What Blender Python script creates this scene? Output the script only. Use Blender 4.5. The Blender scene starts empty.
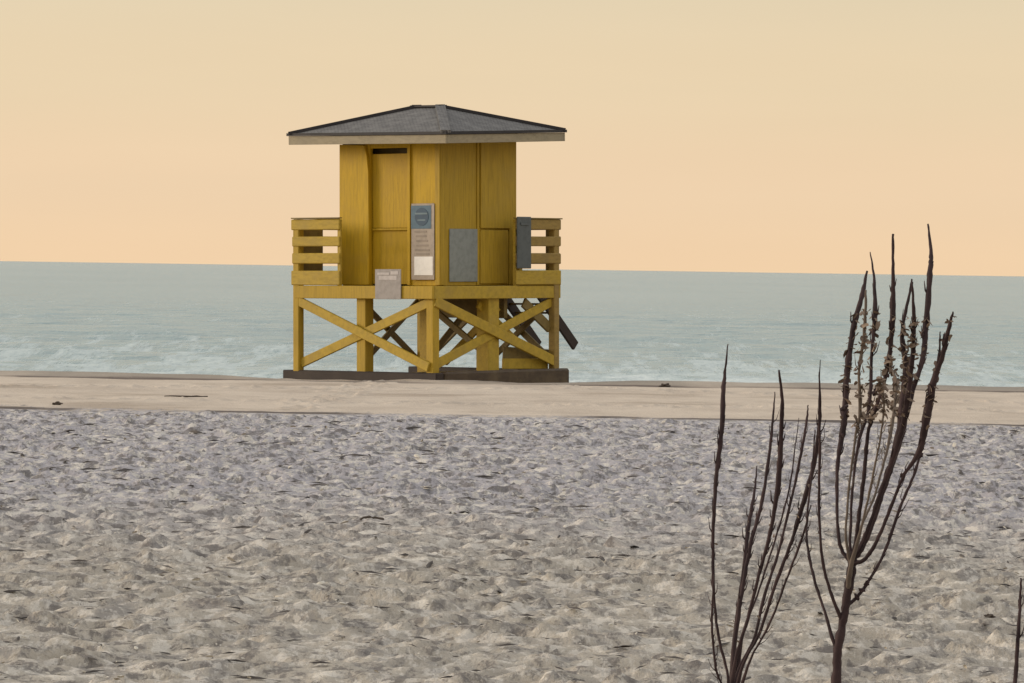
import bpy, bmesh, math, random
import numpy as np
from mathutils import Matrix, Vector, Euler
random.seed(7); rng = np.random.default_rng(11)
R = math.radians
S = bpy.context.scene; COL = S.collection

# ---------------------------------------------------------------- camera
CAMH = 1.64; FPX = 3900.0; W, H = 1024, 683
ROLL = R(0.86); PITCH = math.atan((341.5-268.5)/FPX)
cam = bpy.data.cameras.new('camera'); co = bpy.data.objects.new('camera', cam); COL.objects.link(co)
cam.sensor_width = 36; cam.lens = FPX/W*36; cam.clip_start = 0.1; cam.clip_end = 60000
CM = Matrix.Rotation(R(90)-PITCH, 4, 'X') @ Matrix.Rotation(ROLL, 4, 'Z')
CM.translation = (0, 0, CAMH); co.matrix_world = CM
S.camera = co
S.render.resolution_x = W; S.render.resolution_y = H
def ray(px, py):
    return CM.to_3x3() @ Vector(((px-W/2)/FPX, -(py-H/2)/FPX, -1))
def at(px, py, Y):
    d = ray(px, py); return Vector((0, 0, CAMH)) + d*(Y/d.y)
def on_ground(px, py, z=0.0):
    d = ray(px, py); return Vector((0, 0, CAMH)) + d*((z-CAMH)/d.z)

# ---------------------------------------------------------------- render settings
S.render.engine = 'CYCLES'
S.view_settings.view_transform = 'Standard'; S.view_settings.look = 'None'
S.view_settings.exposure = 0.0; S.view_settings.gamma = 1; S.view_settings.use_curve_mapping = False

# ---------------------------------------------------------------- world and sun
SUN_EL, SUN_AZ = R(11), R(280)
w = bpy.data.worlds.new('World'); S.world = w; w.use_nodes = True
nt = w.node_tree; nt.nodes.clear()
out = nt.nodes.new('ShaderNodeOutputWorld'); bg = nt.nodes.new('ShaderNodeBackground'); bg.inputs['Strength'].default_value = 0.1
sky = nt.nodes.new('ShaderNodeTexSky'); sky.sky_type = 'NISHITA'; sky.sun_disc = False
sky.sun_elevation = SUN_EL; sky.sun_rotation = SUN_AZ; sky.air_density = 1.2; sky.dust_density = 2.0
tc = nt.nodes.new('ShaderNodeTexCoord'); sp = nt.nodes.new('ShaderNodeSeparateXYZ')
nt.links.new(tc.outputs['Generated'], sp.inputs[0])
rp = nt.nodes.new('ShaderNodeValToRGB'); cr = rp.color_ramp; cr.interpolation = 'EASE'
stops = [(0.0, (.97, .70, .445)), (.022, (.935, .70, .465)), (.05, (.88, .70, .47)), (.075, (.83, .69, .48)), (.16, (.80, .76, .66)), (.40, (.96, .96, .93)), (1.0, (.92, .95, 1.0))]
cr.elements[0].position = 0; cr.elements[0].color = (*stops[0][1], 1)
cr.elements[1].position = 1; cr.elements[1].color = (*stops[-1][1], 1)
for p, c in stops[1:-1]:
    e = cr.elements.new(p); e.color = (*c, 1)
nt.links.new(sp.outputs['Z'], rp.inputs[0])
# faint thin streaks of high haze
nz = nt.nodes.new('ShaderNodeTexNoise'); nz.inputs['Scale'].default_value = 7; nz.inputs['Detail'].default_value = 5
mp = nt.nodes.new('ShaderNodeMapping'); mp.inputs['Scale'].default_value = (1, 1, 9)
nt.links.new(tc.outputs['Generated'], mp.inputs[0]); nt.links.new(mp.outputs[0], nz.inputs['Vector'])
mr = nt.nodes.new('ShaderNodeMapRange'); mr.inputs['To Min'].default_value = 9.72; mr.inputs['To Max'].default_value = 10.28
nt.links.new(nz.outputs['Fac'], mr.inputs[0])
vm = nt.nodes.new('ShaderNodeVectorMath'); vm.operation = 'SCALE'
nt.links.new(rp.outputs[0], vm.inputs[0]); nt.links.new(mr.outputs[0], vm.inputs['Scale'])
mx = nt.nodes.new('ShaderNodeMix'); mx.data_type = 'RGBA'; mx.inputs['Factor'].default_value = 0.9
nt.links.new(sky.outputs[0], mx.inputs['A']); nt.links.new(vm.outputs[0], mx.inputs['B'])
nt.links.new(mx.outputs['Result'], bg.inputs[0]); nt.links.new(bg.outputs[0], out.inputs[0])
sl = bpy.data.lights.new('sun', 'SUN'); so = bpy.data.objects.new('sun', sl); COL.objects.link(so)
sl.energy = 2.1; sl.angle = R(20); sl.color = (1.0, .86, .68)
sd = Vector((math.sin(SUN_AZ)*math.cos(SUN_EL), math.cos(SUN_AZ)*math.cos(SUN_EL), math.sin(SUN_EL)))
so.rotation_euler = sd.to_track_quat('Z', 'Y').to_euler(); so.location = (-30, -30, 30)

# ---------------------------------------------------------------- materials
class MT:
    def __init__(s, name, rough=.7, spec=.3):
        s.m = bpy.data.materials.new(name); s.m.use_nodes = True; s.t = s.m.node_tree
        s.b = s.t.nodes['Principled BSDF']; s.b.inputs['Roughness'].default_value = rough
        s.b.inputs['Specular IOR Level'].default_value = spec
        s.tc = s.t.nodes.new('ShaderNodeTexCoord')
    def n(s, k, **kw):
        x = s.t.nodes.new('ShaderNode'+k)
        for a, v in kw.items(): setattr(x, a, v)
        return x
    def l(s, a, b): s.t.links.new(a, b)
    def vec(s, scale=(1, 1, 1), coord='Object'):
        m = s.n('Mapping'); m.inputs['Scale'].default_value = scale; s.l(s.tc.outputs[coord], m.inputs[0]); return m.outputs[0]
    def noise(s, vec, scale, detail=4, rough=.6):
        x = s.n('TexNoise'); x.inputs['Scale'].default_value = scale; x.inputs['Detail'].default_value = detail
        x.inputs['Roughness'].default_value = rough; s.l(vec, x.inputs['Vector']); return x.outputs['Fac']
    def ramp(s, fac, *stops):
        r = s.n('ValToRGB'); e = r.color_ramp.elements
        e[0].position = stops[0][0]; e[0].color = (*stops[0][1], 1); e[1].position = stops[-1][0]; e[1].color = (*stops[-1][1], 1)
        for p, c in stops[1:-1]:
            q = e.new(p); q.color = (*c, 1)
        s.l(fac, r.inputs[0]); return r.outputs[0]
    def mapr(s, v, a, b, c=0., d=1.):
        x = s.n('MapRange'); x.interpolation_type = 'SMOOTHSTEP'
        for i, q in zip(('From Min', 'From Max', 'To Min', 'To Max'), (a, b, c, d)): x.inputs[i].default_value = q
        s.l(v, x.inputs[0]); return x.outputs[0]
    def math(s, op, a, b=None):
        x = s.n('Math', operation=op)
        for i, v in enumerate((a, b)):
            if v is None: continue
            if isinstance(v, (int, float)): x.inputs[i].default_value = v
            else: s.l(v, x.inputs[i])
        return x.outputs[0]
    def mix(s, fac, a, b, blend='MIX'):
        x = s.n('Mix'); x.data_type = 'RGBA'; x.blend_type = blend
        for k, v in (('Factor', fac), ('A', a), ('B', b)):
            if isinstance(v, tuple): x.inputs[k].default_value = (*v, 1) if len(v) == 3 else v
            elif isinstance(v, (int, float)): x.inputs[k].default_value = v
            else: s.l(v, x.inputs[k])
        return x.outputs['Result']
    def color(s, c):
        if isinstance(c, tuple): s.b.inputs['Base Color'].default_value = (*c, 1)
        else: s.l(c, s.b.inputs['Base Color'])
    def bump(s, h, strength=.3, dist=.01):
        x = s.n('Bump'); x.inputs['Strength'].default_value = strength; x.inputs['Distance'].default_value = dist
        s.l(h, x.inputs['Height']); s.l(x.outputs[0], s.b.inputs['Normal'])

def painted(name, c, dirt, grain=(9, 9, .8), amount=.55):
    m = MT(name, .62, .3)
    g = m.noise(m.vec(grain), 3.2, 6, .65); b = m.noise(m.vec(), 2.1, 5, .6); f = m.noise(m.vec((14, 14, 3)), 6, 3)
    c1 = m.mix(m.mapr(g, .38, .68), c, tuple(x*.78 for x in c))
    c2 = m.mix(m.mapr(b, .45, .75, 0, amount), c1, dirt)
    c3 = m.mix(m.mapr(f, .64, .72, 0, .5), c2, tuple(x*.45 for x in c))
    m.color(c3); m.bump(g, .25, .006); return m.m
M = {}
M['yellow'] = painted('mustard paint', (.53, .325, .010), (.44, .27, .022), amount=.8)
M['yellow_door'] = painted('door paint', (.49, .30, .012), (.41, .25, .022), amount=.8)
M['yellow_shaded'] = painted('shaded weathered paint', (.42, .265, .020), (.36, .235, .035))  # mustard paint darkened: the side wall's shade is put into its colour
M['timber'] = painted('weathered timber paint', (.44, .29, .03), (.33, .22, .045), (4, 4, 4), .8)
M['timber_dark'] = painted('dark timber', (.20, .14, .042), (.12, .085, .04), (4, 4, 4), .8)  # darker brown timber tone, mostly for rear and under-deck pieces
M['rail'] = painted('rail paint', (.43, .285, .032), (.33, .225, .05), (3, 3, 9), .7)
M['rail_right'] = painted('darker rail paint', (.30, .195, .05), (.20, .135, .05), (3, 3, 9), .8)  # darker brown rail tone for the right and back railings
M['skid'] = painted('tarred skid', (.03, .018, .014), (.05, .034, .025), (2, 2, 6), .8)
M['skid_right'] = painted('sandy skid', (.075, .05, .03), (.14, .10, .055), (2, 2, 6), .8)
M['fascia'] = painted('fascia paint', (.32, .265, .175), (.25, .21, .15), (3, 3, 9), .6)
M['cap'] = painted('hip cap', (.032, .028, .03), (.06, .05, .05), (4, 4, 4), .5)
M['soffit'] = painted('soffit', (.22, .16, .07), (.16, .12, .06), (3, 3, 3), .5)
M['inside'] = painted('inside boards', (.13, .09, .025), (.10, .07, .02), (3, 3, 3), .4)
M['steel'] = painted('dull steel', (.22, .22, .22), (.14, .12, .1), (5, 5, 5), .5)

m = MT('grey shingles', .85, .2)
br = m.n('TexBrick'); br.inputs['Scale'].default_value = 7; br.inputs['Mortar Size'].default_value = .03
br.inputs['Color1'].default_value = (.13, .122, .115, 1); br.inputs['Color2'].default_value = (.175, .165, .155, 1); br.inputs['Mortar'].default_value = (.06, .055, .055, 1)
m.l(m.vec((1, 1, 1)), br.inputs['Vector'])
st = m.noise(m.vec((1.5, 1.5, .6)), 3, 5)
m.color(m.mix(m.mapr(st, .4, .7, 0, .55), br.outputs['Color'], (.21, .197, .182))); m.bump(br.outputs['Fac'], .4, -.006); M['shingle'] = m.m

# sand: shelly grey near sheet, smooth pale strip beyond, darker wet edge with wrack, broken dark line at the seam
m = MT('beach sand', .95, .12)
pos = m.n('NewGeometry').outputs['Position']; sx = m.n('SeparateXYZ'); m.l(pos, sx.inputs[0]); Yc = sx.outputs['Y']; Xc = sx.outputs['X']
P = m.vec(); 
big = m.noise(m.vec((.35, .12, 1)), 1, 4); mid = m.noise(P, 2.2, 5); fine = m.noise(P, 26, 5, .7); fine2 = m.noise(P, 9, 4, .7)
yw = m.math('ADD', Yc, m.math('MULTIPLY', m.math('SUBTRACT', big, .5), 9.))
near = m.mix(m.mapr(yw, 20.5, 29.), (.455, .40, .33), (.455, .42, .425))
wt = m.mapr(Yc, 17, 29, .62, 1)
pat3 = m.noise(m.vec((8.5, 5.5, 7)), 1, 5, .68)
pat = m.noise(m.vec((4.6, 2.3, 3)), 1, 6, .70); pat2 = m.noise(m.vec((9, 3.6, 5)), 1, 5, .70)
near = m.mix(m.math('MULTIPLY', wt, m.mapr(pat, .51, .60, 0, .80)), near, (.215, .20, .195))  # dark mottling: damp patches, plus shade of pit walls painted into the colour
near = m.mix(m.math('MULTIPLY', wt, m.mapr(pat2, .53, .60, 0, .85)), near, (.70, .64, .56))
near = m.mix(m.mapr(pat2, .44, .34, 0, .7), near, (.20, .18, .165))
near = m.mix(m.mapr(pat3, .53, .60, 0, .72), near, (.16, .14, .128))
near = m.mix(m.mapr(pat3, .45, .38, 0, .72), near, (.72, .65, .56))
near = m.mix(m.mapr(mid, .35, .68, 0, .4), near, m.mix(1., near, (.75, .74, .76), 'MULTIPLY'))
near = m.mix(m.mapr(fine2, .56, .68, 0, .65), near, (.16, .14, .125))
near = m.mix(m.mapr(fine2, .45, .33, 0, .6), near, (.66, .59, .50))
ln = m.noise(m.vec((.8, .45, 1)), 1, 6, .65); ln2 = m.noise(m.vec((.28, .42, 1)), 1, 5)
strip = m.mix(m.mapr(ln, .35, .7), (.63, .525, .42), (.51, .42, .335))
strip = m.mix(m.mapr(ln2, .54, .66, 0, .55), strip, (.34, .265, .20))
strip = m.mix(m.mapr(fine2, .5, .75, 0, .25), strip, (.40, .33, .27))
edge = m.math('ADD', Yc, m.math('MULTIPLY', m.math('SUBTRACT', m.noise(m.vec((.25, .0, 1)), 1, 4), .5), 1.2))
c = m.mix(m.mapr(m.math('ADD', edge, m.math('MULTIPLY', m.math('SUBTRACT', pat2, .5), 4.2)), 42.8, 43.7), near, strip)
brk = m.mapr(m.noise(m.vec((.42, .05, 1)), 1, 3), .42, .52, .05, 1)
dark_seam = m.math('MULTIPLY', m.math('MULTIPLY', m.mapr(edge, 42.95, 43.1), m.mapr(edge, 43.45, 43.6, 1, 0)), brk)
c = m.mix(m.math('MULTIPLY', dark_seam, .9), c, (.10, .08, .07))  # broken dark line where the trodden sand meets the strip
wet = m.math('ADD', Yc, m.math('MULTIPLY', m.math('SUBTRACT', m.noise(m.vec((.3, .02, 1)), 1, 5), .5), 2.4))
wetc = m.mix(m.mapr(wet, 55.4, 56.2), (.13, .10, .085), (.33, .28, .23))
brk2 = m.mapr(m.noise(m.vec((.25, .05, 3)), 1, 4), .36, .56, .25, .95)
c = m.mix(m.math('MULTIPLY', m.mapr(wet, 54.9, 55.3), brk2), c, wetc)
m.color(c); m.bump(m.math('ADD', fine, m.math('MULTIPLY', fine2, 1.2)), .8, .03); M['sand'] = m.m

# sea
m = MT('sea water', .22, .5)
m.b.inputs['IOR'].default_value = 1.33
pos = m.n('NewGeometry').outputs['Position']; sx = m.n('SeparateXYZ'); m.l(pos, sx.inputs[0]); Yc = sx.outputs['Y']
tint = m.noise(m.vec((.02, .006, 1)), 1, 4)
base = m.mix(m.mapr(tint, .35, .65), (.195, .275, .275), (.23, .305, .30))
base = m.mix(m.mapr(m.noise(m.vec((.55, .05, 1)), 1, 6, .7), .54, .70, 0, .6), base, (.15, .205, .20))
foamn = m.noise(m.vec((1.5, .11, 1)), 1, 7, .75)
foamz = m.math('MULTIPLY', m.mapr(Yc, 125, 74), .13)
foam = m.mapr(m.math('ADD', foamn, foamz), .56, .68)
foam2 = m.math('MULTIPLY', m.mapr(Yc, 81, 74), m.mapr(m.noise(m.vec((.35, .3, 1)), 1, 6), .44, .6))
foam = m.math('MAXIMUM', m.math('MULTIPLY', foam, m.mapr(Yc, 240, 90, .12, .58)), m.math('MULTIPLY', foam2, .85))
m.color(m.mix(foam, base, (.66, .69, .655)))
wv = m.math('ADD', m.noise(m.vec((1.1, .9, 1)), 1.0, 5, .6), m.math('MULTIPLY', m.noise(m.vec((.05, .14, 1)), 1, 4), 2.))
m.bump(wv, .9, .35)
m.l(m.mapr(foam, 0, 1, .25, .8), m.b.inputs['Roughness']); M['sea'] = m.m

def speck(name, a, b, rough=.8, sc=14):
    m = MT(name, rough, .25); m.color(m.ramp(m.noise(m.vec(), sc, 4), (.3, a), (.7, b))); return m.m
M['shell'] = speck('shell', (.62, .58, .50), (.42, .36, .29), .6, 1.7)
M['wrack'] = speck('dried seaweed', (.045, .032, .025), (.09, .07, .055))
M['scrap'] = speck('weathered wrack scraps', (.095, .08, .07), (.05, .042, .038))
M['drift'] = speck('driftwood', (.11, .085, .065), (.05, .04, .032))
M['stalk'] = speck('dead stalk', (.017, .009, .010), (.065, .038, .037), .8, 9)
M['stalk_pale'] = speck('pale dead stalk', (.10, .075, .06), (.17, .13, .10), .8, 9)
M['dead_leaf'] = speck('dead leaf', (.24, .175, .125), (.12, .08, .06), .8, 9)

# ---------------------------------------------------------------- mesh helpers
def link(name, bm, mat, parent=None, smooth=False, bevel=0):
    if bevel:
        bmesh.ops.bevel(bm, geom=bm.edges[:], offset=bevel, segments=1, affect='EDGES', clamp_overlap=True)
    me = bpy.data.meshes.new(name); bm.to_mesh(me); bm.free(); me.materials.append(mat)
    if smooth: me.polygons.foreach_set('use_smooth', [True]*len(me.polygons))
    o = bpy.data.objects.new(name, me); COL.objects.link(o)
    if parent is not None: o.parent = parent
    return o
def tag(o, label=None, cat=None, group=None, kind=None):
    for k, v in (('label', label), ('category', cat), ('group', group), ('kind', kind)):
        if v: o[k] = v
    return o
def box(bm, x0, x1, y0, y1, z0, z1, T=None):
    vs = [bm.verts.new((x, y, z)) for x in (x0, x1) for y in (y0, y1) for z in (z0, z1)]
    for f in ((0, 1, 3, 2), (4, 6, 7, 5), (0, 4, 5, 1), (2, 3, 7, 6), (0, 2, 6, 4), (1, 5, 7, 3)): bm.faces.new([vs[i] for i in f])
    if T is not None: bmesh.ops.transform(bm, matrix=T, verts=vs)
def beam(bm, p, q, wid, thk, n=(0, 1, 0)):
    """a board from p to q; wid across in its own plane, thk along n"""
    p = Vector(p); q = Vector(q); d = (q-p); L = d.length; d.normalize(); n = Vector(n); n = (n - d*n.dot(d)).normalized(); s = d.cross(n)
    T = Matrix((( d.x, s.x, n.x, p.x), (d.y, s.y, n.y, p.y), (d.z, s.z, n.z, p.z), (0, 0, 0, 1)))
    box(bm, 0, L, -wid/2, wid/2, -thk/2, thk/2, T)
def B(): return bmesh.new()

def grid_mesh(name, xs, ys, Z, mat):
    nx, ny = len(xs), len(ys)
    X, Y = np.meshgrid(xs, ys)
    co_ = np.stack([X, Y, Z], -1).reshape(-1, 3).astype(np.float32)
    i = (np.arange(ny-1)[:, None]*nx + np.arange(nx-1)[None, :]).reshape(-1)
    f = np.stack([i, i+1, i+1+nx, i+nx], -1).reshape(-1).astype(np.int32); nf = len(i)
    me = bpy.data.meshes.new(name)
    me.vertices.add(nx*ny); me.vertices.foreach_set('co', co_.reshape(-1))
    me.loops.add(nf*4); me.loops.foreach_set('vertex_index', f)
    me.polygons.add(nf); me.polygons.foreach_set('loop_start', np.arange(nf, dtype=np.int32)*4)
    me.polygons.foreach_set('use_smooth', np.ones(nf, dtype=bool))
    me.update(calc_edges=True); me.validate(); me.materials.append(mat)
    o = bpy.data.objects.new(name, me); COL.objects.link(o); return o

def vnoise(X, Y, seed):
    def h(i, j):
        v = (i.astype(np.int64)*374761393 + j.astype(np.int64)*668265263 + seed*974634777) & 0xffffffff
        v = ((v ^ (v >> 13))*1274126177) & 0xffffffff
        return ((v ^ (v >> 16)) & 0xffff)/65535.
    ix = np.floor(X); iy = np.floor(Y); fx = X-ix; fy = Y-iy; fx = fx*fx*(3-2*fx); fy = fy*fy*(3-2*fy)
    ix = ix.astype(np.int64); iy = iy.astype(np.int64)
    a = h(ix, iy); b = h(ix+1, iy); c_ = h(ix, iy+1); d = h(ix+1, iy+1)
    return (a*(1-fx)+b*fx)*(1-fy)+(c_*(1-fx)+d*fx)*fy - .5
def sstep(v, a, b):
    t = np.clip((v-a)/(b-a), 0, 1); return t*t*(3-2*t)

# ---------------------------------------------------------------- ground
def geo(a, b, r, s0):
    o = [a]; s = s0; sg = 1 if b > a else -1
    while (b-o[-1])*sg > 0: o.append(o[-1]+s*sg); s *= r
    return o
CREST = 57.4; SEA_Z = -0.45
xs = np.arange(-9, 9.001, .03); xs = np.array(sorted(geo(-9, -4000, 1.12, .05)[1:]) + list(xs) + geo(9, 4000, 1.12, .05)[1:])
yl = [13.5]
while yl[-1] < 44.5: yl.append(yl[-1] + max(.032, yl[-1]*.0017))
while yl[-1] < 58.5: yl.append(yl[-1] + .10)
yl += geo(yl[-1], 2500, 1.15, .25)[1:]
ys = np.array(sorted(geo(13.5, -300, 1.13, .05)[1:]) + yl)
def base_h(X, Y):
    cr_ = CREST + .5*vnoise(X*.09, Y*0, 5)
    z = np.where(Y > cr_, -np.minimum((Y-cr_)*.045*sstep(Y-cr_, -.2, 2.0), 6), 0.)
    ed = Y + 1.2*vnoise(X*.25, Y*0, 9)
    z = z + .015*sstep(ed, 43.0, 43.4)*(1-sstep(Y, 44, 52))
    z = z - .07*np.exp(-((X+1.3)/2.6)**4)*sstep(Y, 55.5, 57.6)
    c2, s2 = math.cos(R(40)), math.sin(R(40)); lx = (X+1.3)*c2 - (Y-60)*s2; ly = (X+1.3)*s2 + (Y-60)*c2
    dd = np.maximum(np.abs(lx)-1.5, np.abs(ly)-1.5)
    z = z + .06*np.exp(-(dd/.3)**2)*np.clip(.35+1.3*vnoise(X/.7, Y/.7, 41), 0, 1)*(np.abs(dd) < 2)
    z = z + .05*vnoise(X*.12, Y*.2, 21) * (1-sstep(Y, 43, 47)*.75)
    return z
X, Y = np.meshgrid(xs, ys)
Z = base_h(X, Y)
rough = (1-sstep(Y, 41.8, 43.3))
amp = .034*vnoise(X/.8, Y/.6, 1) + .030*vnoise(X/.34, Y/.22, 2) + .044*vnoise(X/.17, Y/.11, 3) + .026*vnoise(X/.08, Y/.07, 8)
Z += rough*amp*(np.abs(X) < 60) + (1-rough)*(.022*vnoise(X/.9, Y/.7, 4)+.006*vnoise(X/.2, Y/.2, 6))*(Y < 60)
# trodden pits with pushed-up rims
for k in range(6500):
    cx = random.uniform(-8.7, 8.7); cy = random.uniform(13.8, 42.4); a = random.gauss(0, .5); L = random.uniform(.09, .19); Wd = L*random.uniform(.36, .6); dep = random.uniform(.015, .05)
    r = L*2.1
    i0, i1 = np.searchsorted(xs, (cx-r, cx+r)); j0, j1 = np.searchsorted(ys, (cy-r, cy+r))
    dx = xs[i0:i1][None, :]-cx; dy = ys[j0:j1][:, None]-cy
    u = (dx*math.cos(a)+dy*math.sin(a))/L; v = (-dx*math.sin(a)+dy*math.cos(a))/Wd
    q = np.sqrt(u*u+v*v)
    Z[j0:j1, i0:i1] += -dep*np.exp(-(q**4)) + dep*.45*np.exp(-((q-1.35)/.32)**2)
for (x0, y0, x1, y1, n) in ((-7.5, 50.5, 1.5, 53.6, 26), (8, 49, 0.5, 54.5, 24), (-8, 46.2, 8, 47.4, 40), (-2.5, 44, -1.8, 57, 30)):
    for k in range(n):
        t_ = (k+random.uniform(-.2, .2))/n; cx = x0+(x1-x0)*t_+random.uniform(-.15, .15); cy = y0+(y1-y0)*t_+(.1 if k % 2 else -.1)
        i0, i1 = np.searchsorted(xs, (cx-.4, cx+.4)); j0, j1 = np.searchsorted(ys, (cy-.5, cy+.5))
        q = np.sqrt(((xs[i0:i1][None, :]-cx)/.13)**2+((ys[j0:j1][:, None]-cy)/.15)**2)
        Z[j0:j1, i0:i1] += -.035*np.exp(-(q**3)) + .02*np.exp(-((q-1.4)/.35)**2)
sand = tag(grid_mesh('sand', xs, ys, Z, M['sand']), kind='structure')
def gz(x, y):
    i = min(max(np.searchsorted(xs, x), 1), len(xs)-1); j = min(max(np.searchsorted(ys, y), 1), len(ys)-1)
    return float(Z[j, i])

# ---------------------------------------------------------------- sea
xw = np.arange(-30, 30.01, .22); xw = np.array(sorted(geo(-30, -20000, 1.10, .3)[1:]) + list(xw) + geo(30, 20000, 1.10, .3)[1:])
yl = [61.0]
while yl[-1] < 260: yl.append(yl[-1] + yl[-1]*.0032)
yw_ = np.array(yl + geo(yl[-1], 30000, 1.12, 1.2)[1:])
XW, YW = np.meshgrid(xw, yw_)
fade = (1-sstep(YW, 120, 260))*(np.abs(XW) < 300)
wz = .13*vnoise(XW/3.5, YW/2.6, 31) + .09*vnoise(XW/1.5, YW/1.3, 32) + .05*vnoise(XW/.7, YW/.7, 33)
sw = YW + 3*vnoise(XW/14, YW/30, 34)
wz += .05*np.maximum(np.sin(sw*2*math.pi/9.5), -.2)**1 * sstep(YW, 66, 74)
ZW = SEA_Z + wz*fade*sstep(YW, 64, 72)
sea = tag(grid_mesh('sea', xw, yw_, ZW, M['sea']), kind='structure')

# ---------------------------------------------------------------- lifeguard hut
TH = R(40); c_, s_ = math.cos(TH), math.sin(TH)
HM = Matrix.Translation((-1.30, 60, 0.0)) @ Matrix.Rotation(-R(.86), 4, 'Y') @ Matrix.Rotation(-TH, 4, 'Z')
hut = bpy.data.objects.new('lifeguard_hut', None); COL.objects.link(hut); hut.matrix_world = HM
tag(hut, 'raised mustard yellow lifeguard hut with grey hip roof standing on braced timber legs', 'lifeguard hut')
AL, AR, BF, BB = -.93, 1.05, -.91, .83; b = .91; a = AR; DA, DB = 1.40, 1.47; RA, RB = 1.60, 1.40
D1, D0 = 1.36, 1.165; WT = 3.60; OFF = random.uniform(0, 1)
# walls (real openings for the door)
bm = B(); t = .07
box(bm, AL, -.36, BF, BF+t, D1, WT); box(bm, .42, AR, BF, BF+t, D1, WT); box(bm, -.36, .42, BF+.004, BF+t, 3.45, WT)
link('wall', bm, M['yellow'], hut, bevel=.006)['label'] = 'brighter mustard front wall with doorway'
bm = B(); box(bm, AR-t, AR, BF+t+.003, BB-t-.003, D1, WT); link('wall', bm, M['yellow_shaded'], hut, bevel=.006)['label'] = 'shaded mustard side wall'
bm = B(); box(bm, AL, AR, BB-t, BB, D1, WT); link('wall', bm, M['yellow_shaded'], hut, bevel=.006)
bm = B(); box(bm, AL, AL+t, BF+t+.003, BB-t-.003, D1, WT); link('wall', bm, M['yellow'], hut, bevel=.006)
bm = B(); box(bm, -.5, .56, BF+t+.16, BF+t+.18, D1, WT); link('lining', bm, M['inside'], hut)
# door: two leaves of a split door set back in its opening
bm = B(); box(bm, -.352, .412, BF+.055, BF+.10, D1+.02, 2.205); box(bm, -.352, .412, BF+.045, BF+.10, 2.235, 3.365)
door = link('door', bm, M['yellow_door'], hut, bevel=.005)
bm = B(); box(bm, -.335, .405, BF+.022, BF+.043, 2.20, 2.232); link('drip_board', bm, M['yellow_door'], door, bevel=.004)
# sliding panel pushed to the left of the doorway, its top corner eased
bm = B()
prof = [(AL-.012, D1+.01), (-.34, D1+.01), (-.335, 2.2), (-.345, 3.1), (-.375, 3.34), (-.43, 3.50), (AL-.012, 3.52)]
f = bm.faces.new([bm.verts.new((x, BF-.055, z)) for x, z in prof]); r_ = bmesh.ops.extrude_face_region(bm, geom=[f])
bmesh.ops.translate(bm, vec=(0, .052, 0), verts=[v for v in r_['geom'] if isinstance(v, bmesh.types.BMVert)])
bmesh.ops.recalc_face_normals(bm, faces=bm.faces[:]); link('sliding_panel', bm, M['yellow'], hut, bevel=.006)
# jamb and corner trim
bm = B(); box(bm, .42, .48, BF-.028, BF-.003, D1+.01, WT-.02); link('door_jamb', bm, M['yellow'], hut, bevel=.005)
bm = B(); box(bm, AR-.07, AR+.026, BF-.030, BF-.003, D1+.01, WT-.02); box(bm, AR+.003, AR+.026, BF-.0005, BF+.09, D1+.01, WT-.02); link('corner_trim', bm, M['yellow_shaded'], hut, bevel=.004)
bm = B(); box(bm, AR+.003, AR+.030, BB-.14, BB+.025, D1+.01, WT-.02); link('corner_trim', bm, M['yellow_shaded'], hut, bevel=.005)
# side shutter in two leaves
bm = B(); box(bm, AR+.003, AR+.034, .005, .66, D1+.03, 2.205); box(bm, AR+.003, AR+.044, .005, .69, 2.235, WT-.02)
sh = link('side_shutter', bm, M['yellow_shaded'], hut, bevel=.005)
bm = B(); box(bm, AR+.003, AR+.02, -.06, -.005, D1+.01, WT-.02); link('batten', bm, M['yellow_shaded'], hut, bevel=.004)

# roof: hip roof with short ridge
FZ0, FZ1, RZ, PK = 3.475, 3.605, 3.64, 4.03; rl = .24
bm = B()
e = [bm.verts.new(p) for p in ((-RA, -RB, RZ), (RA, -RB, RZ), (RA, RB, RZ), (-RA, RB, RZ))]
eb = [bm.verts.new((v.co.x, v.co.y, FZ1+.003)) for v in e]
r0 = bm.verts.new((-rl+.04, 0, PK)); r1 = bm.verts.new((rl+.04, 0, PK))
for fs in ((e[0], e[1], r1, r0), (e[1], e[2], r1), (e[2], e[3], r0, r1), (e[3], e[0], r0)): bm.faces.new(fs)
for i in range(4): bm.faces.new((eb[i], eb[(i+1) % 4], e[(i+1) % 4], e[i]))
bm.faces.new(eb[::-1]); roof = link('roof', bm, M['shingle'], hut)
# the roof has settled: it sags a little towards its front corner
ex = Vector((c_, s_, 0)); ey = Vector((-s_, c_, 0)); pv = Matrix.Translation((0, 0, 3.5))
roof.matrix_local = Matrix.Translation((0, 0, .075)) @ pv @ Matrix.Rotation(R(2.1), 4, ex) @ Matrix.Rotation(R(-.76), 4, ey) @ pv.inverted()
# drip edge, fascia, soffit, hip caps
bm = B(); q = .022
box(bm, -RA-q, RA+q, -RB-q, -RB-.002, FZ1+.004, RZ+.012); box(bm, -RA-q, RA+q, RB+.002, RB+q, FZ1+.004, RZ+.012)
box(bm, -RA-q, -RA-.002, -RB, RB, FZ1+.004, RZ+.012); box(bm, RA+.002, RA+q, -RB, RB, FZ1+.004, RZ+.012); link('drip_edge', bm, M['cap'], roof)
bm = B(); tt = .035
box(bm, -RA, RA, -RB, -RB+tt, FZ0, FZ1); box(bm, -RA, RA, RB-tt, RB, FZ0, FZ1)
box(bm, -RA, -RA+tt, -RB+tt+.002, RB-tt-.002, FZ0, FZ1); box(bm, RA-tt, RA, -RB+tt+.002, RB-tt-.002, FZ0, FZ1); link('fascia', bm, M['fascia'], roof, bevel=.004)
bm = B(); box(bm, -RA+.04, RA-.04, -RB+.04, RB-.04, 3.493, 3.51); link('soffit', bm, M['soffit'], roof)
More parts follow.
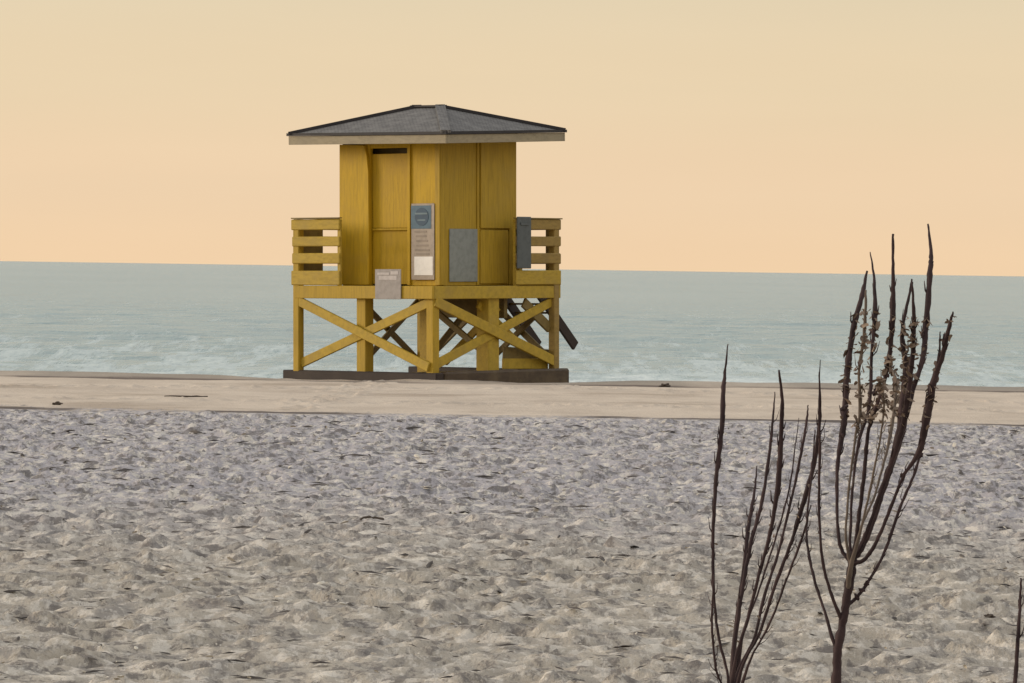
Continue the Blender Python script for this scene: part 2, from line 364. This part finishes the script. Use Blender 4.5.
for (px_, py_), rx in (((-RA, -RB), -rl+.04), ((RA, -RB), rl+.04), ((RA, RB), rl+.04), ((-RA, RB), -rl+.04)):
    bm = B(); beam(bm, (px_, py_, RZ+.012), (rx, 0, PK+.012), .15, .045, (0, 0, 1)); link('hip_cap', bm, M['shingle'] if (px_ > 0 and py_ < 0) else M['cap'], roof)
bm = B(); beam(bm, (-rl-.02, 0, PK+.010), (rl+.10, 0, PK+.010), .18, .03, (0, 0, 1)); link('ridge_cap', bm, M['cap'], roof)

# deck
bm = B()
nb = 20; st_ = 2*DB/nb
for i in range(nb): box(bm, -DA+.04, DA-.04, -DB+i*st_+.004, -DB+(i+1)*st_-.004, D1-.04, D1-.004)
link('deck_boards', bm, M['timber'], hut)
for pts in (((-DA+.03, -DB-.012), (DA+.03, -DB-.012)), ((-DA-.02, DB+.012), (DA+.03, DB+.012))):
    bm = B(); box(bm, pts[0][0], pts[1][0], pts[0][1]-.022, pts[0][1]+.022, D0, D1); link('rim_beam', bm, M['yellow_shaded' if pts[0][1] < 0 else 'timber'], hut, bevel=.008)
for x in (-DA, DA):
    bm = B(); box(bm, x-.022, x+.022, -DB+.012, DB-.05, D0, D1-.003); link('rim_beam', bm, M['timber'], hut, bevel=.008)
for x in (-.72, -.1, .6):
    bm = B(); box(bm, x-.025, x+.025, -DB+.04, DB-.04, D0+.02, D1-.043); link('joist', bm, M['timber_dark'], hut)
# legs
RT = 2.375
LZ = -.30
for x, y, s in ((0, -DB, .19), (DA, 0, .25), (0, DB, .17), (-DA, DB, .13), (-DA, 0, .15), (0, 0, .17)):
    bm = B(); ix = .045 + s/2
    xx = x - math.copysign(ix, x) if x else (-.08 if y < 0 else 0.0); yy = y - math.copysign(ix, y) if y else 0.0
    box(bm, xx-s/2, xx+s/2, yy-s/2, yy+s/2, LZ, D0+.10 if (x and y) else D0+.09)
    link('leg', bm, M['yellow_shaded' if y < 0 else ('timber' if x > 0 or y == 0 else 'yellow_shaded')], hut, bevel=.012)
for x, y, s, z1 in ((-1.36, -1.437, .125, RT), (DA-.075, -DB+.09, .145, D0+.1), (1.373, 1.405, .125, RT)):
    bm = B(); box(bm, x-s/2, x+s/2, y-s/2, y+s/2, LZ, z1); link('leg', bm, M['yellow_shaded' if y < 0 else 'rail_right'], hut, bevel=.012)
# braces
def brace(p, q, n, wid=.14, mat='timber'):
    bm = B(); beam(bm, p, q, wid, .045, n); link('brace', bm, M[mat], hut, bevel=.008)
yf = -DB-.003; zt, zb = D0-.03, .17
brace((-DA+.05, yf, zt), (DA-.07, yf, zb-.02), (0, 1, 0)); brace((-DA+.09, yf+.048, zb), (DA-.05, yf+.048, zt), (0, 1, 0))
xf = DA+.003
brace((xf, -DB+.05, zt), (xf, DB-.09, zb+.02), (1, 0, 0), .155); brace((xf-.048, -DB+.07, zb), (xf-.048, DB-.09, zt-.02), (1, 0, 0), .14)
yb = DB+.003
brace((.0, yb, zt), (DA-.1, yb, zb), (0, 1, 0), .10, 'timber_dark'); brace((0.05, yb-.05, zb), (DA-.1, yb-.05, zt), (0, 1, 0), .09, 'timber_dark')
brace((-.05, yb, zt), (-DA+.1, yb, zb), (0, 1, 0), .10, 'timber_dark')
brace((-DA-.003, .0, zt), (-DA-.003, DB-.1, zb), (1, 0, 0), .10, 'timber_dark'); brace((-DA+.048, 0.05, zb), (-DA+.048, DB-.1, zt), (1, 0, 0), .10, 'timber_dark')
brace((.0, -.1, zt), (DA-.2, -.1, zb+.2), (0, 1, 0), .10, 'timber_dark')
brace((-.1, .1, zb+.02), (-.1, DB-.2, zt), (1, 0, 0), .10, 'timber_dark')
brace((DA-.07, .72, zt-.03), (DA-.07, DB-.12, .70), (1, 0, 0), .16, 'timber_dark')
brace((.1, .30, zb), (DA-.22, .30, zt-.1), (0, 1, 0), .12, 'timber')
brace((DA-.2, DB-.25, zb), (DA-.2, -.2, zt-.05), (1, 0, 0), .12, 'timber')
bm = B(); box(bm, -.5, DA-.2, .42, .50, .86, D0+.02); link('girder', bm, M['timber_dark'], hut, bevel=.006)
# skids and ground beams
for y, x0, x1 in ((-DB+.06, -DA-.24, DA+.10), (DB-.08, -DA-.15, DA+.12)):
    bm = B(); box(bm, x0, x1, y-.09, y+.09, -.30, .065); link('skid', bm, M['skid'], hut, bevel=.015)
bm = B(); box(bm, DA-.02, DA+.13, -DB+.16, DB+.14, -.30, .08); link('skid', bm, M['skid_right'], hut, bevel=.03)
bm = B(); box(bm, DA-.75, DA-.6, -DB+.16, DB-.2, -.3, .06); link('skid', bm, M['timber_dark'], hut, bevel=.02)
bm = B(); beam(bm, (DA-.16, .35, .33), (DA-.16, DB-.05, .27), .20, .04, (1, 0, 0)); link('kick_board', bm, M['timber_dark'], hut, bevel=.006)
bm = B(); beam(bm, (DA-.13, .3, .17), (DA-.13, DB-.1, .15), .16, .04, (1, 0, 0)); link('kick_board', bm, M['timber'], hut, bevel=.006)
# railings: slatted outer side, boarded return behind it
RT = 2.375
SL = ((RT-.16, RT), (RT-.415, RT-.265), (RT-.68, RT-.52), (D1+.005, RT-.79))
def railing(x0, x1, y0, y1, panel, posts, along):
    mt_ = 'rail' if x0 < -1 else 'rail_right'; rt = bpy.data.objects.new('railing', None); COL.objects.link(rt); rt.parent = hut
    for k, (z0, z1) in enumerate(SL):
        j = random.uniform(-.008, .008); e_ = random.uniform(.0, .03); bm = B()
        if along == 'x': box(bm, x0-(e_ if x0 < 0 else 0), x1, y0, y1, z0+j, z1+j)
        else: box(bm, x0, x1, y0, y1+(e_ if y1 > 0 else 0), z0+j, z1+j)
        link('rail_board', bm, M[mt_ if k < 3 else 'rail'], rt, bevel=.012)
    bm = B()
    if along == 'x': box(bm, x0-.01, x1, y0-.015, y1+.03, RT+.004, RT+.022)
    else: box(bm, x0-.03 if x0 > 0 else x0-.015, x1+.015, y0, y1+.01, RT+.004, RT+.022)
    link('rail_cap', bm, M['timber_dark'], rt)
    for p in posts:
        bm = B(); box(bm, *p, D1-.01, RT-.01); link('rail_post', bm, M['rail'], rt, bevel=.006)
    if panel:
        bm = B(); box(bm, *panel, D1+.02, RT-.02); link('rail_panel', bm, M['timber_dark'], rt, bevel=.004)
th = .035
# left corner: front side railing and its return along the left end
railing(-DA-.02, -.44, -DB-.045, -DB-.045+th, None, ((-.515, -.445, -DB-.008, -DB+.03),), 'x')
railing(-DA-.045, -DA-.01, -DB, DB, (-DA-.008, -DA+.012, -DB+.10, -DB+.62), ((-DA-.008, -DA+.08, -.04, .05), (-DA-.008, -DA+.08, DB-.1, DB)), 'y')
# right corner: side railing and its return along the back
railing(DA+.012, DA+.012+th, .42, DB, None, ((DA-.04, DA+.01, .43, .47),), 'y')
railing(-.2, DA+.03, DB+.012, DB+.012+th, (DA-.24, DA-.09, DB-.012, DB+.010), ((.6, .68, DB-.08, DB+.01), (-.2, -.12, DB-.08, DB+.01)), 'x')
# hinged ramp at the back, hanging clear of the sand
rm = bpy.data.objects.new('ramp', None); COL.objects.link(rm); rm.parent = hut
for x in (.20, .95):
    bm = B(); beam(bm, (x, DB+.05, 1.27), (x, DB+.98, .40), .16, .05, (1, 0, 0)); link('stringer', bm, M['skid'], rm, bevel=.006)
for k in range(3):
    bm = B(); f_ = .08+.16*k; box(bm, .23, .92, DB+.05+.93*f_-.05, DB+.05+.93*f_+.05, 1.26-.87*f_, 1.29-.87*f_); link('tread', bm, M['timber_dark'], rm)

# ---------------------------------------------------------------- things fixed to or hung on the hut
def placed(name, label, cat, loc, rot=(0, 0, 0)):
    o = bpy.data.objects.new(name, None); COL.objects.link(o); o.matrix_world = HM @ Matrix.Translation(loc) @ Euler(rot).to_matrix().to_4x4()
    return tag(o, label, cat)
def plain(name, c, rough=.5, var=.8):
    m = MT(name, rough, .4); n_ = m.noise(m.vec((3, 3, 3)), 4, 4); m.color(m.mix(m.mapr(n_, .4, .7), c, tuple(x*var for x in c))); return m.m
navy = plain('sign blue', (.06, .12, .17)); navyd = plain('sign dark blue', (.018, .055, .10)); pale = plain('sign pale blue', (.13, .19, .22))
white = plain('sign white', (.80, .76, .72), .5, .9); pinkg = plain('sign faded', (.36, .29, .23)); ink = plain('sign ink', (.27, .215, .17)); greyp = plain('sign grey', (.235, .25, .235), .45)
# tall notice with a blue emblem over faded lines and a white sheet
nb_ = placed('notice_sign', 'tall narrow notice beside the door, blue emblem above faded lines and white sheet', 'sign', (.755, BF-.031, 1.40))
bm = B(); box(bm, -.235, .225, -.012, 0, .05, 1.20); link('backing_board', bm, pinkg, nb_, bevel=.003)
bm = B(); box(bm, -.235, .165, -.0165, -.0125, .82, 1.17); bp = link('emblem_panel', bm, navy, nb_)
bm = B(); bmesh.ops.create_cone(bm, cap_ends=True, segments=28, radius1=.135, radius2=.135, depth=.004, matrix=Matrix.Translation((-.02, -.019, 1.00)) @ Matrix.Rotation(R(90), 4, 'X')); link('emblem_disc', bm, navyd, bp)
bm = B(); box(bm, -.15, .10, -.0235, -.0215, 1.035, 1.06); box(bm, -.10, .06, -.0235, -.0215, .94, .96); link('emblem_band', bm, pale, bp)
bm = B()
for z in (.78, .71, .64, .57, .50, .44): box(bm, -.17+random.uniform(0, .05), .17-random.uniform(0, .12), -.0155, -.0125, z-.017, z+.012)
link('text_lines', bm, ink, nb_)
bm = B(); box(bm, -.17, .20, -.018, -.0135, .12, .40); link('white_sheet', bm, white, nb_)
# grey board on the side wall
gs = placed('wall_sign', 'plain weathered grey board on the shaded side wall', 'sign', (AR+.006, -.37, 1.42), (0, 0, R(90)))
bm = B(); box(bm, -.33, .32, -.014, 0, 0, .80); link('panel', bm, greyp, gs, bevel=.004)
# small plate hung over the deck edge at the door
ds = placed('door_plate', 'small grey and white plate hanging over the deck edge below the door', 'sign', (.57, -DB-.045, 1.17))
plg = plain('plate grey', (.30, .265, .245)); plw = plain('plate white', (.46, .41, .39))
bm = B(); box(bm, -.27, .25, -.014, 0, -.01, .44); link('panel', bm, plg, ds, bevel=.004)
bm = B(); box(bm, -.19, .17, -.0175, -.0145, .28, .34); box(bm, -.22, .02, -.0175, -.0145, .355, .39); box(bm, .05, .20, -.0175, -.0145, .36, .41); link('white_marks', bm, plw, ds)
# dark board hung on the outside of the right railing
rb = placed('blue_board', 'dark slate blue board hung on the right railing against the hut', 'board', (DA+.012+th+.004, .57, D1))
sl_ = plain('slate board', (.085, .095, .095))
bm = B(); box(bm, 0, .03, -.165, .165, .26, 1.05); link('panel', bm, sl_, rb, bevel=.01)
bm = B(); box(bm, .031, .045, -.10, .10, .92, .96); link('batten', bm, sl_, rb)

# ---------------------------------------------------------------- dead shrubs in front
def tube(bm, pts, radii, seg=6):
    rings = []
    for i, p in enumerate(pts):
        d = (pts[min(i+1, len(pts)-1)]-pts[max(i-1, 0)]).normalized()
        u = d.cross(Vector((0, 1, 0.13))).normalized(); v = d.cross(u); ph = random.uniform(0, 1)
        rings.append([bm.verts.new(p + (u*math.cos(t_*2*math.pi/seg+ph*0)+v*math.sin(t_*2*math.pi/seg))*radii[i]*random.uniform(.85, 1.15)) for t_ in range(seg)])
    for A_, B_ in zip(rings, rings[1:]):
        for i in range(seg): bm.faces.new((A_[i], A_[(i+1) % seg], B_[(i+1) % seg], B_[i]))
    bm.faces.new(rings[0][::-1]); bm.faces.new(rings[-1])
def curve(pts, n=7):
    """Catmull-Rom through points (px, py, width, depth)"""
    o = []
    P_ = [pts[0]]+list(pts)+[pts[-1]]
    for i in range(1, len(P_)-2):
        for k in range(n):
            t_ = k/n; q = []
            for j in range(4):
                a_, b_, c2, d_ = P_[i-1][j], P_[i][j], P_[i+1][j], P_[i+2][j]
                q.append(.5*((2*b_)+(-a_+c2)*t_+(2*a_-5*b_+4*c2-d_)*t_*t_+(-a_+3*b_-3*c2+d_)*t_**3))
            o.append(q)
    o.append(list(P_[-2])); return o
def stem(root, pts, Y0, depth, mat='stalk', name='stem', scale=.68, jit=.25, twigs=True):
    """pts: (px, py, width_px) from the root upwards; depth: how far the tip leans away from or towards the viewer (m)"""
    n = len(pts); q = curve([(p[0], p[1], p[2], Y0+depth*(i/(n-1))**1.2) for i, p in enumerate(pts)])
    P3 = []; rad = []
    for k, (x, y, w_, Yd) in enumerate(q):
        P3.append(at(x+random.uniform(-jit, jit), y, Yd)); rad.append(max(w_, .8)*.5*Yd/FPX*scale*random.uniform(.92, 1.1))
    bm = B(); tube(bm, [root.matrix_world.inverted() @ p for p in P3], rad)
    if name == 'stem' and twigs:
        for k in range(int(len(P3)*.4), int(len(P3)*.86)):
            if random.random() < .55:
                p = P3[k]; d = (P3[k+1]-P3[k]).normalized(); sd_ = Vector((random.choice((-1, 1))*random.uniform(.3, .9), random.uniform(-.7, .7), 0)); L_ = random.uniform(.012, .05)
                q1 = p + (d*.8+sd_*.7)*L_*.5; q2 = q1 + (d*1.2+sd_*.25)*L_*.6; r0_ = rad[k]*.42
                tube(bm, [root.matrix_world.inverted() @ v for v in (p, q1, q2)], [r0_, r0_*.75, r0_*.3], 4)
    return link(name, bm, M[mat], root, smooth=True), P3
def shrub(name, label, px, py, Y0):
    g = at(px, py, Y0); o = bpy.data.objects.new(name, None); COL.objects.link(o); o.matrix_world = Matrix.Translation((g.x, Y0, gz(g.x, Y0)-.02))
    return tag(o, label, 'shrub', 'dead shrubs in front')
def leaves(root, spots, n, size=.018):
    bm = B(); iv = root.matrix_world.inverted()
    for k in range(n):
        P3 = random.choice(spots); p = random.choice(P3) + Vector((random.uniform(-.012, .012), random.uniform(-.02, .02), random.uniform(-.01, .01)))
        s = size*random.uniform(.4, 1.3); rot = Euler((random.uniform(-1, 1), random.uniform(-1, 1), random.uniform(0, 6.28))).to_matrix()
        vs = [bm.verts.new(iv @ (p + rot @ Vector(v)*s)) for v in ((-1, 0, 0), (-.3, -.45, .15), (.6, -.3, .3), (1, .1, .1), (.5, .5, -.1), (-.4, .4, .1))]
        bm.faces.new(vs)
    link('dead_leaves', bm, M['dead_leaf'], root)
GY = 12.0
# left shrub
Y1 = 12.4; A1 = shrub('dead_shrub', 'dead shrub of thin wavy dark stalks, the lower one left of its taller neighbour', 730, 700, Y1)
r = A1.matrix_world.translation
gp = (512+r.x/Y1*FPX, 268.5+CAMH/Y1*FPX)
base = [(736, 790, 13), (731, 735, 11)]
T = []
T.append(stem(A1, base+[(729, 700, 6), (727, 671, 4), (719, 639, 4), (714, 596, 4.5), (713, 543, 5), (716, 480, 6), (721, 437, 7), (723, 395, 7), (725, 372, 4), (728, 344, 1.6)], Y1, .15)[1])
stem(A1, base+[(723, 690, 4), (716, 668, 3.5), (712, 625, 3.5), (714, 575, 2)], Y1, -.1, 'stalk')
T.append(stem(A1, base+[(732, 683, 8), (735, 639, 7), (743, 586, 6), (751, 543, 6), (762, 501, 5), (770, 448, 4.5), (773, 416, 3), (775, 392, 1.5)], Y1, .3)[1])
T.append(stem(A1, base+[(734, 668, 6), (748, 618, 5), (759, 575, 5), (770, 533, 6), (778, 485, 8), (781, 437, 7), (782, 400, 5), (779, 370, 2.5)], Y1, -.25)[1])
T.append(stem(A1, base+[(734, 640, 5), (743, 575, 5), (748, 530, 6), (754, 495, 4), (757, 466, 1.6)], Y1, .4)[1])
T.append(stem(A1, base+[(737, 675, 5), (754, 639, 4.5), (764, 597, 4.5), (778, 554, 4), (791, 501, 4), (799, 464, 4), (806, 426, 4), (808, 405, 1.6)], Y1, .2)[1])
T.append(stem(A1, base+[(741, 671, 5), (759, 634, 4.5), (775, 586, 5), (791, 543, 5), (804, 501, 7), (815, 458, 7), (820, 416, 5), (819, 372, 1.5)], Y1, -.15)[1])
stem(A1, base+[(748, 666, 4), (770, 623, 3.5), (786, 581, 3.5), (802, 538, 3.5), (811, 505, 1.6)], Y1, -.4)
stem(A1, base+[(742, 640, 3.5), (757, 596, 3), (775, 540, 3), (789, 490, 2.6), (796, 440, 1.6), (799, 418, 1)], Y1, .5)
leaves(A1, [q[len(q)//3:int(len(q)*.8)] for q in T], 40, .008)
# right shrub
Y2 = 12.0; A2 = shrub('dead_shrub', 'tallest dead shrub, thick dark trunk and upright stalks reaching above the horizon', 836, 700, Y2)
base = [(830, 800, 17), (834, 730, 15), (836, 683, 14)]; tr = base+[(838, 649, 13), (844, 616, 12), (848, 591, 13), (852, 566, 14), (853, 552, 9)]
stem(A2, tr, Y2, .0, name='trunk')
U = []
def up(pts, d, mat='stalk', keep=True):
    q = stem(A2, pts, Y2, d, mat)[1]
    if keep: U.append([p for p in q if 1.18 < p.z < 1.52] or q[len(q)//2:len(q)//2+2])
j0 = [(848, 591, 8), (851, 566, 7)]
up([(836, 650, 6), (826, 616, 4.5), (815, 582, 4.5), (808, 549, 4), (807, 520, 3.5), (812, 470, 3), (815, 430, 2)], .3, keep=False)
up([(842, 622, 6), (830, 590, 4.5), (822, 557, 4.5), (819, 504, 4), (820, 450, 4), (819, 417, 3), (820, 360, 1.2)], -.2, keep=False)
up(j0+[(840, 545, 5), (837, 504, 5), (838, 462, 6), (843, 430, 9), (845, 407, 9), (848, 365, 9), (854, 326, 8), (862, 296, 7), (867, 271, 3)], .25)
up(j0+[(846, 540, 4), (848, 500, 3.5), (855, 440, 4), (860, 413, 5), (859, 371, 4), (864, 335, 5), (866, 290, 3)], -.15, 'stalk_pale')
up(j0+[(850, 540, 4), (853, 483, 4), (859, 441, 5), (869, 407, 5), (872, 350, 5), (875, 314, 7), (874, 278, 4), (870, 252, 1.5)], .35)
up(j0+[(856, 540, 6), (859, 516, 6), (864, 475, 6), (868, 433, 5), (875, 410, 6), (884, 383, 5), (890, 350, 7), (893, 305, 8), (893, 269, 5), (893, 234, 3.5)], -.3)
up(j0+[(862, 546, 11), (873, 520, 10), (882, 491, 10), (892, 462, 10), (900, 429, 12), (904, 395, 12), (906, 365, 9), (902, 335, 6), (909, 296, 4), (912, 279, 2.5)], .1)
up(j0+[(864, 540, 6), (880, 495, 6), (894, 455, 7), (905, 415, 9), (912, 359, 7), (914, 320, 6), (912, 282, 3)], -.25, 'stalk')
up(j0+[(866, 538, 6), (884, 490, 6), (900, 440, 8), (911, 395, 9), (922, 362, 7), (926, 326, 9), (930, 275, 8), (931, 254, 6), (928, 224, 2.5)], .35)
up(j0+[(864, 560, 6), (877, 541, 5.5), (892, 504, 5), (904, 475, 5), (919, 452, 8), (926, 420, 12), (934, 380, 10), (943, 353, 8), (949, 328, 6), (953, 312, 3)], -.35)
up([(846, 606, 6), (856, 598, 5), (868, 582, 4.5), (884, 553, 4.5), (900, 508, 4.5), (915, 472, 4), (921, 450, 4)], .2, keep=False)
up([(934, 378, 5), (939, 355, 4), (940, 332, 2)], -.35, keep=False)
up(j0+[(860, 530, 4), (873, 500, 3.5), (884, 462, 4), (892, 425, 5), (896, 385, 5), (890, 365, 2)], .45, 'stalk_pale')
up(j0+[(862, 525, 4), (872, 480, 3.5), (880, 440, 3), (884, 405, 3), (880, 380, 2)], -.4, 'stalk_pale')
leaves(A2, U, 520, .015)
for (x, y, w_) in ((844, 408, 7), (842, 436, 5), (919, 456, 7), (902, 476, 5), (867, 583, 6), (857, 597, 6), (886, 375, 6), (862, 590, 5), (875, 392, 6)):
    p = A2.matrix_world.inverted() @ at(x, y, Y2+.02); rr_ = w_*.5*Y2/FPX; bm = B()
    bmesh.ops.create_icosphere(bm, subdivisions=2, radius=rr_, matrix=Matrix.Translation(p) @ Euler((random.random()*3, random.random()*3, 0)).to_matrix().to_4x4() @ Matrix.Diagonal((1.3, .8, .7, 1)))
    for v in bm.verts: v.co += Vector((random.uniform(-1, 1), random.uniform(-1, 1), random.uniform(-1, 1)))*.003
    link('seed_head', bm, M['stalk'], A2)
# stalk at the right frame edge
Y3 = 11.6; A3 = shrub('dead_shrub', 'single dark dead stalk at the right edge of the photo', 1012, 700, Y3)
stem(A3, [(1008, 815, 8), (1012, 740, 7), (1015, 683, 6.5), (1018, 640, 6), (1020, 605, 5), (1021, 578, 2.5)], Y3, .1)
stem(A3, [(1011, 760, 5), (1022, 700, 4), (1036, 640, 3.5), (1044, 590, 2)], Y3, -.2)

# ---------------------------------------------------------------- beach litter
def lump(name, label, cat, px, py, w_px, h_px, mat, flat=.5, group=None, seed=0):
    g = on_ground(px, py); 
    for _ in range(3): g = on_ground(px, py, gz(g.x, g.y))
    rr = random.Random(seed); d = g.y; Wm = w_px*d/FPX; Hm = h_px*d/FPX
    bm = B(); bmesh.ops.create_icosphere(bm, subdivisions=3, radius=.5)
    for v in bm.verts:
        k = 1+.35*math.sin(v.co.x*9+seed)*math.cos(v.co.z*11+seed*2)+rr.uniform(-.08, .08); v.co = Vector((v.co.x*Wm*k, v.co.y*Wm*flat*k, v.co.z*Hm*1.5*k))
    o = link(name, bm, M[mat], smooth=False); o.location = (g.x, g.y, gz(g.x, g.y)+Hm*.35); return tag(o, label, cat, group)
def stick(label, px, py, len_px, thick, ang, bend=.04, group='driftwood sticks on the sand', seed=0):
    g = on_ground(px, py)
    for _ in range(3): g = on_ground(px, py, gz(g.x, g.y))
    L = len_px*g.y/FPX; rr = random.Random(seed); pts = []; rad = []
    for k in range(9):
        t_ = k/8-.5; x = t_*L*math.cos(ang); y = t_*L*math.sin(ang)
        pts.append(Vector((x, y, .02+gz(g.x+x, g.y+y)-gz(g.x, g.y)+bend*(.25-t_*t_)+rr.uniform(-.004, .004)))); rad.append(thick*(1-.6*abs(t_)*1.3)*rr.uniform(.8, 1.2))
    mid_z = max(p.z for p in pts)
    for i, p in enumerate(pts): p.z = max(p.z, mid_z*.5)
    bm = B(); tube(bm, pts, rad); o = link('driftwood_stick', bm, M['drift'], smooth=True); o.location = (g.x, g.y, gz(g.x, g.y)); return tag(o, label, 'driftwood', group)
sg = 'seaweed clumps on the beach'
lump('seaweed_clump', 'small dark seaweed clump on the seam of the smooth sand strip, far left', 'seaweed', 57, 405, 10, 3, 'wrack', .6, sg, 1)
lump('seaweed_clump', 'dark seaweed clump at the waterline right of the hut', 'seaweed', 665, 387, 11, 3.5, 'wrack', .6, sg, 2)
lump('seaweed_clump', 'dark round clump on trodden sand right of the tallest dead shrub', 'seaweed', 989, 623, 11, 4, 'wrack', .8, sg, 3)
lump('seaweed_clump', 'dark clump on the nearest sand in the lower left', 'seaweed', 234, 671, 14, 4, 'wrack', .7, sg, 4)
lump('seaweed_clump', 'dark clump at the bottom edge of the picture, lowest of all clumps', 'seaweed', 155, 679, 11, 4, 'wrack', .7, sg, 5)
stick('dark driftwood stick on trodden sand below the hut\'s left legs', 372, 521, 26, .010, .5, .03, seed=1)
stick('dark flat stick lying on the smooth sand strip left of the hut', 186, 397, 44, .011, .25, .01, seed=7)

def scatter(name, n, mat, smin, smax, ymin, ymax, lift, elong, kind_label, upright):
    V = []; F = []
    for k in range(n):
        u = random.random(); y = 1/(1/ymin+(1/ymax-1/ymin)*u) if random.random() < .6 else random.uniform(ymin, ymax)
        x = random.uniform(-.175, .175)*y*1.05; z = gz(x, y); s = random.uniform(smin, smax)*y/FPX*random.choice((.6, .8, 1, 1, 1.5))
        rot = Euler((random.uniform(-upright, upright), random.uniform(-.5, .5)*upright, random.uniform(0, 6.28))).to_matrix(); i0 = len(V)
        for v in ((-1, -.2, 0), (-.5, -.7, .12), (.4, -.6, .12), (1, .1, 0), (.4, .7, -.1), (-.6, .5, 0)):
            V.append(tuple(Vector((x, y, z+lift)) + rot @ Vector((v[0]*s*elong, v[1]*s*random.uniform(.5, 1), v[2]*s))))
        V.append(tuple(Vector((x, y, z+lift)) + rot @ Vector((0, 0, s*.45))))
        for j in range(6): F.append((i0+j, i0+(j+1) % 6, i0+6))
    me = bpy.data.meshes.new(name); me.from_pydata(V, [], F); me.materials.append(mat)
    o = bpy.data.objects.new(name, me); COL.objects.link(o); return tag(o, kind_label, name.split('_')[0], kind='stuff')
scatter('shell_fragments', 2200, M['shell'], 1.0, 3.0, 14.5, 42, .010, 1.2, 'pale shell fragments strewn over the trodden sand', .9)
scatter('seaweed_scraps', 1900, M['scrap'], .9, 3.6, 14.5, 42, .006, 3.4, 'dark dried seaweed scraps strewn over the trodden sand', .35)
